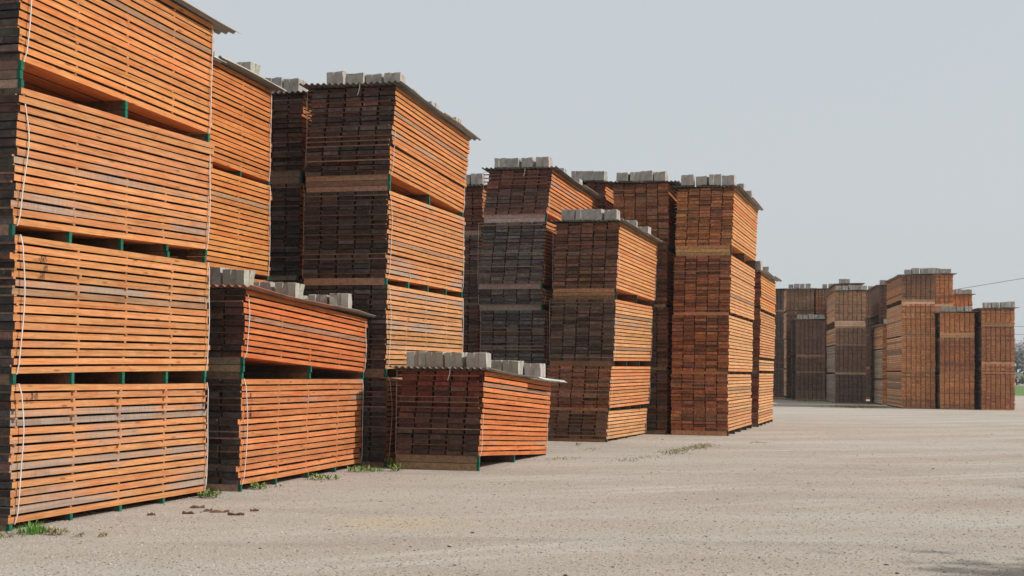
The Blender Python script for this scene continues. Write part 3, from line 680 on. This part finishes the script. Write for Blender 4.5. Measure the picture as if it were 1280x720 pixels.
tuft((-1.52, 18.30, 0), 60, .13, .09, LEAF_GREEN, 'leafy weed touching the squat stack\'s near left corner', True)
tuft((1.25, 25.0, 0), 26, .09, .08, LEAF_DRY, 'tiny yellow-flowered weed before the leaning tower', True)
b = MB()
def grass_run(p, q, n, wd, h):
    for _ in range(n):
        t = random.random(); x = p[0] + (q[0] - p[0]) * t; y = p[1] + (q[1] - p[1]) * t
        if noise.noise(Vector((x * 1.3, y * 1.0, 4))) < -.05: continue
        blade(b, x + random.gauss(0, wd * .35), y + random.gauss(0, wd), random.uniform(.4, 1) * h, random.uniform(.010, .02), random.uniform(.3, 1.2), random.random() * 6.28)
grass_run((1.35, 20.2), (2.55, 22.4), 260, .25, .025)
grass_run((2.4, 22.3), (3.75, 25.9), 950, .28, .028)
grass_run((13.6, 56.5), (16.2, 57.4), 2200, .8, .09)
grass_run((14.6, 68.5), (16.0, 69.5), 1200, .8, .15)
for cx, cy in ((.6, 21), (1.1, 23.5), (4.6, 26.5)): grass_run((cx, cy), (cx + .4, cy + .4), 60, .2, .03)
tag(b.build('grass', LEAF_PATCH), kind='stuff')

for i, (x, y, L_, w_, az, lab) in enumerate([(-3.02, 13.25, .20, .09, .2, 'widest dark bark scrap near the leftmost tower\'s far corner'),
        (-2.98, 12.70, .16, .05, -.2, 'rough red-brown bark scrap heaped at the group\'s front'), (-3.28, 12.55, .10, .05, .5, 'small rounded bark scrap nearest the leftmost tower'),
        (-2.72, 12.85, .26, .035, .25, 'long thin reddish bark strip lying on gravel'), (-2.52, 12.62, .22, .03, .05, 'thin pale bark strip at the group\'s outer end'),
        (-2.42, 13.0, .12, .05, .4, 'short brown bark scrap farthest from the leftmost tower'), (-2.85, 12.95, .14, .04, .9, 'bent dark bark scrap in the middle of the group')]):
    q = MB(); secs = []; L_ *= .7; w_ *= .6
    for k in range(7):
        t = k / 6; u = (t - .5) * L_; ww = w_ * (.35 + .65 * math.sin(math.pi * min(.95, max(.05, t)))) * random.uniform(.8, 1.15)
        zz = .012 + .016 * abs(math.sin(t * 5 + i))
        secs.append([(u, -ww / 2, .001), (u, ww / 2, .001), (u, ww / 2, zz * .6), (u, 0, zz), (u, -ww / 2, zz * .5)])
    tn = vary((.15, .075, .045) if i % 2 else (.10, .058, .042), .25); 
    q.prism(secs, (tn, tn), (0, 0), random.random())
    o = q.build('bark_scrap', M_BARK); o.location = (x, y, 0); o.rotation_euler = (0, 0, az)
    tag(o, lab, 'bark scrap', 'bark scraps on the gravel')

# ------------------------------------------------------------------ far trees and wires
LEAF_FAR = mat_leaf('hazy_tree_leaf', (.20, .205, .195), (.30, .30, .285))  # greyish twig colour, paled further to paint in the distance haze
LEAF_HEDGE = mat_leaf('far_hedge_leaf', (.085, .10, .07), (.14, .15, .11))
def leaf_quad(b, p, s):
    u = Vector((random.gauss(0, 1), random.gauss(0, 1), random.gauss(0, 1))).normalized(); w = u.orthogonal().normalized()
    k0 = len(b.v)
    for a, c in ((-1, -.5), (1, -.5), (.8, .6), (-.7, .5)): b.v.append(tuple(p + u * a * s + w * c * s))
    b.face((k0, k0 + 1, k0 + 2, k0 + 3), 0, (1, 1, 1), random.random(), 0)
def limb(b, p, q, r0, r1, tn):
    d = (q - p).normalized(); u = d.orthogonal().normalized(); w = d.cross(u); secs = []
    for t in (0, .35, .7, 1):
        c = p.lerp(q, t); r = r0 + (r1 - r0) * t
        secs.append([tuple(c + (u * math.cos(a) + w * math.sin(a)) * r) for a in [k * 1.0472 for k in range(6)]])
    b.prism(secs, (tn, tn), (0, 0), random.random())
def tree(loc, H, R, nleaf, ls, mat, label, gap=.0):
    root = empty('tree', loc); tag(root, label, 'tree', 'trees beyond the yard')
    b = MB(); tn = (.10, .075, .055); top = Vector((random.uniform(-.2, .2), random.uniform(-.2, .2), H * .8)); tips = []
    limb(b, Vector((0, 0, -.05)), Vector((0, 0, H * .35)), H * .022, H * .017, tn); limb(b, Vector((0, 0, H * .34)), top, H * .017, H * .005, tn); tips.append(top)
    for k in range(11):
        z = H * random.uniform(.25, .72); a = k * 2.4; e = Vector((math.cos(a), math.sin(a), 0)) * R * random.uniform(.45, .9); e.z = z + H * random.uniform(.10, .25)
        limb(b, Vector((0, 0, z)) * 1, e, H * .008, H * .003, tn); tips.append(e)
        for _ in range(2):
            e2 = e + Vector((random.uniform(-1, 1), random.uniform(-1, 1), random.uniform(.1, 1))) * R * .4; limb(b, e.lerp(Vector((0, 0, z)), .3), e2, H * .004, H * .0015, tn); tips.append(e2)
    b.build('trunk', M_BARK, root)
    b = MB()
    for _ in range(nleaf):
        c = random.choice(tips); p = c + Vector((random.gauss(0, 1), random.gauss(0, 1), random.gauss(0, .8))) * R * .22
        leaf_quad(b, p, ls * random.uniform(.6, 1.3))
    b.build('crown', mat, root)
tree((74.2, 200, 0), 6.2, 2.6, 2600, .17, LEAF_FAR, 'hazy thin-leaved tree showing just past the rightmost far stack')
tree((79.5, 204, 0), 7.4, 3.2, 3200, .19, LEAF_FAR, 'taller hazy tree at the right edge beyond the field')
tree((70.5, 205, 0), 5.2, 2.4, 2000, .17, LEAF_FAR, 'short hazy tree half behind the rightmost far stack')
# off to the right, its shade reaches the near gravel
tree((14.0, 6.2, 0), 7.4, 2.1, 6000, .14, LEAF_GREEN, 'round leafy yard tree whose shade falls on the near gravel')
tree((16.4, 13.75, 0), 9.2, .8, 520, .12, LEAF_GREEN, 'slim yard tree whose narrow shade crosses the gravel')
b = MB()
for _ in range(9000):
    x = random.uniform(-330, 420); y = 196 + random.uniform(0, 12)
    hmax = 2.4 + 1.6 * noise.noise(Vector((x * .05, 1, 0))) + 1.1 * noise.noise(Vector((x * .21, 5, 0)))
    leaf_quad(b, Vector((x, y, max(.1, hmax) * random.random() ** .7)), random.uniform(.4, .85))
tag(b.build('undergrowth', LEAF_HEDGE), kind='stuff')
def wire(p, q, sag, r, label):
    b = MB(); secs = []; n = 24
    for i in range(n + 1):
        t = i / n; c = Vector(p).lerp(Vector(q), t); c.z -= sag * 4 * t * (1 - t)
        secs.append([(c.x, c.y + r * math.cos(a), c.z + r * math.sin(a)) for a in [k * 1.257 for k in range(5)]])
    b.prism(secs, ((.05, .05, .055),) * 2, (0, 0), .5)
    tag(b.build('power_line', M_WIRE), label, 'power line', 'overhead wires at the right')
for w_ in WIRES: wire(*w_)

# ------------------------------------------------------------------ haze, light, sky, camera
b = MB(); X0, X1, Y0, Y1, Z0, Z1 = -740, 740, -160, 940, -1, 12
b.box(X0, X1, Y0, Y1, Z0, Z1, ((1, 1, 1),) * 2)
hm = bpy.data.materials.new('haze_air'); hm.use_nodes = True; hn = hm.node_tree
for x in list(hn.nodes): hn.nodes.remove(x)
ho = hn.nodes.new('ShaderNodeOutputMaterial'); hv = hn.nodes.new('ShaderNodeVolumePrincipled')
hv.inputs['Color'].default_value = (.93, .96, 1, 1); hv.inputs['Density'].default_value = HAZE; hv.inputs['Anisotropy'].default_value = .2
hn.links.new(hv.outputs[0], ho.inputs['Volume'])
tag(b.build('haze', hm), kind='stuff')

SUN_EL, SUN_AZ = rad(SUN[0]), rad(SUN[1])                    # azimuth from +Y towards +X
to_sun = Vector((math.sin(SUN_AZ) * math.cos(SUN_EL), math.cos(SUN_AZ) * math.cos(SUN_EL), math.sin(SUN_EL)))
sl = bpy.data.lights.new('sun', 'SUN'); sl.energy = SUN[2]; sl.angle = rad(.8); sl.color = (1, .955, .90)
so = bpy.data.objects.new('sun', sl); COL.objects.link(so); so.rotation_euler = (-to_sun).to_track_quat('-Z', 'Y').to_euler()
w = bpy.data.worlds.new('World'); SC.world = w; w.use_nodes = True; wn = w.node_tree
for x in list(wn.nodes): wn.nodes.remove(x)
sky = wn.nodes.new('ShaderNodeTexSky'); sky.sky_type = 'NISHITA'; sky.sun_disc = False; sky.sun_elevation = SUN_EL; sky.sun_rotation = SUN_AZ
sky.dust_density = 4; sky.air_density = 1.2
b1 = wn.nodes.new('ShaderNodeBackground'); b1.inputs[1].default_value = .10; wn.links.new(sky.outputs[0], b1.inputs[0])
b2 = wn.nodes.new('ShaderNodeBackground'); b2.inputs[0].default_value = (*VEIL, 1); b2.inputs[1].default_value = 1     # high thin overcast
mx = wn.nodes.new('ShaderNodeMixShader'); mx.inputs[0].default_value = .86; wo = wn.nodes.new('ShaderNodeOutputWorld')
wn.links.new(b1.outputs[0], mx.inputs[1]); wn.links.new(b2.outputs[0], mx.inputs[2]); wn.links.new(mx.outputs[0], wo.inputs[0])

f, pit, rol = 1700.0, math.atan(104 / 1700), .010
F = Vector((0, math.cos(pit), math.sin(pit))); U0 = Vector((0, -math.sin(pit), math.cos(pit))); R0 = Vector((1, 0, 0))
U = U0 * math.cos(rol) - R0 * math.sin(rol); R = R0 * math.cos(rol) + U0 * math.sin(rol)
cd = bpy.data.cameras.new('camera'); cd.sensor_width = 36; cd.lens = f / 1280 * 36; cd.clip_end = 3000; cd.clip_start = .1
co = bpy.data.objects.new('camera', cd); COL.objects.link(co)
co.matrix_world = Matrix(((R.x, U.x, -F.x, 0), (R.y, U.y, -F.y, 0), (R.z, U.z, -F.z, 1.35), (0, 0, 0, 1)))
SC.camera = co
SC.view_settings.view_transform = 'Standard'; SC.view_settings.look = 'None'; SC.view_settings.exposure = 0; SC.view_settings.gamma = 1
SC.render.engine = 'CYCLES'
SC.cycles.use_denoising = True
SC.cycles.max_bounces = 6; SC.cycles.volume_bounces = 0
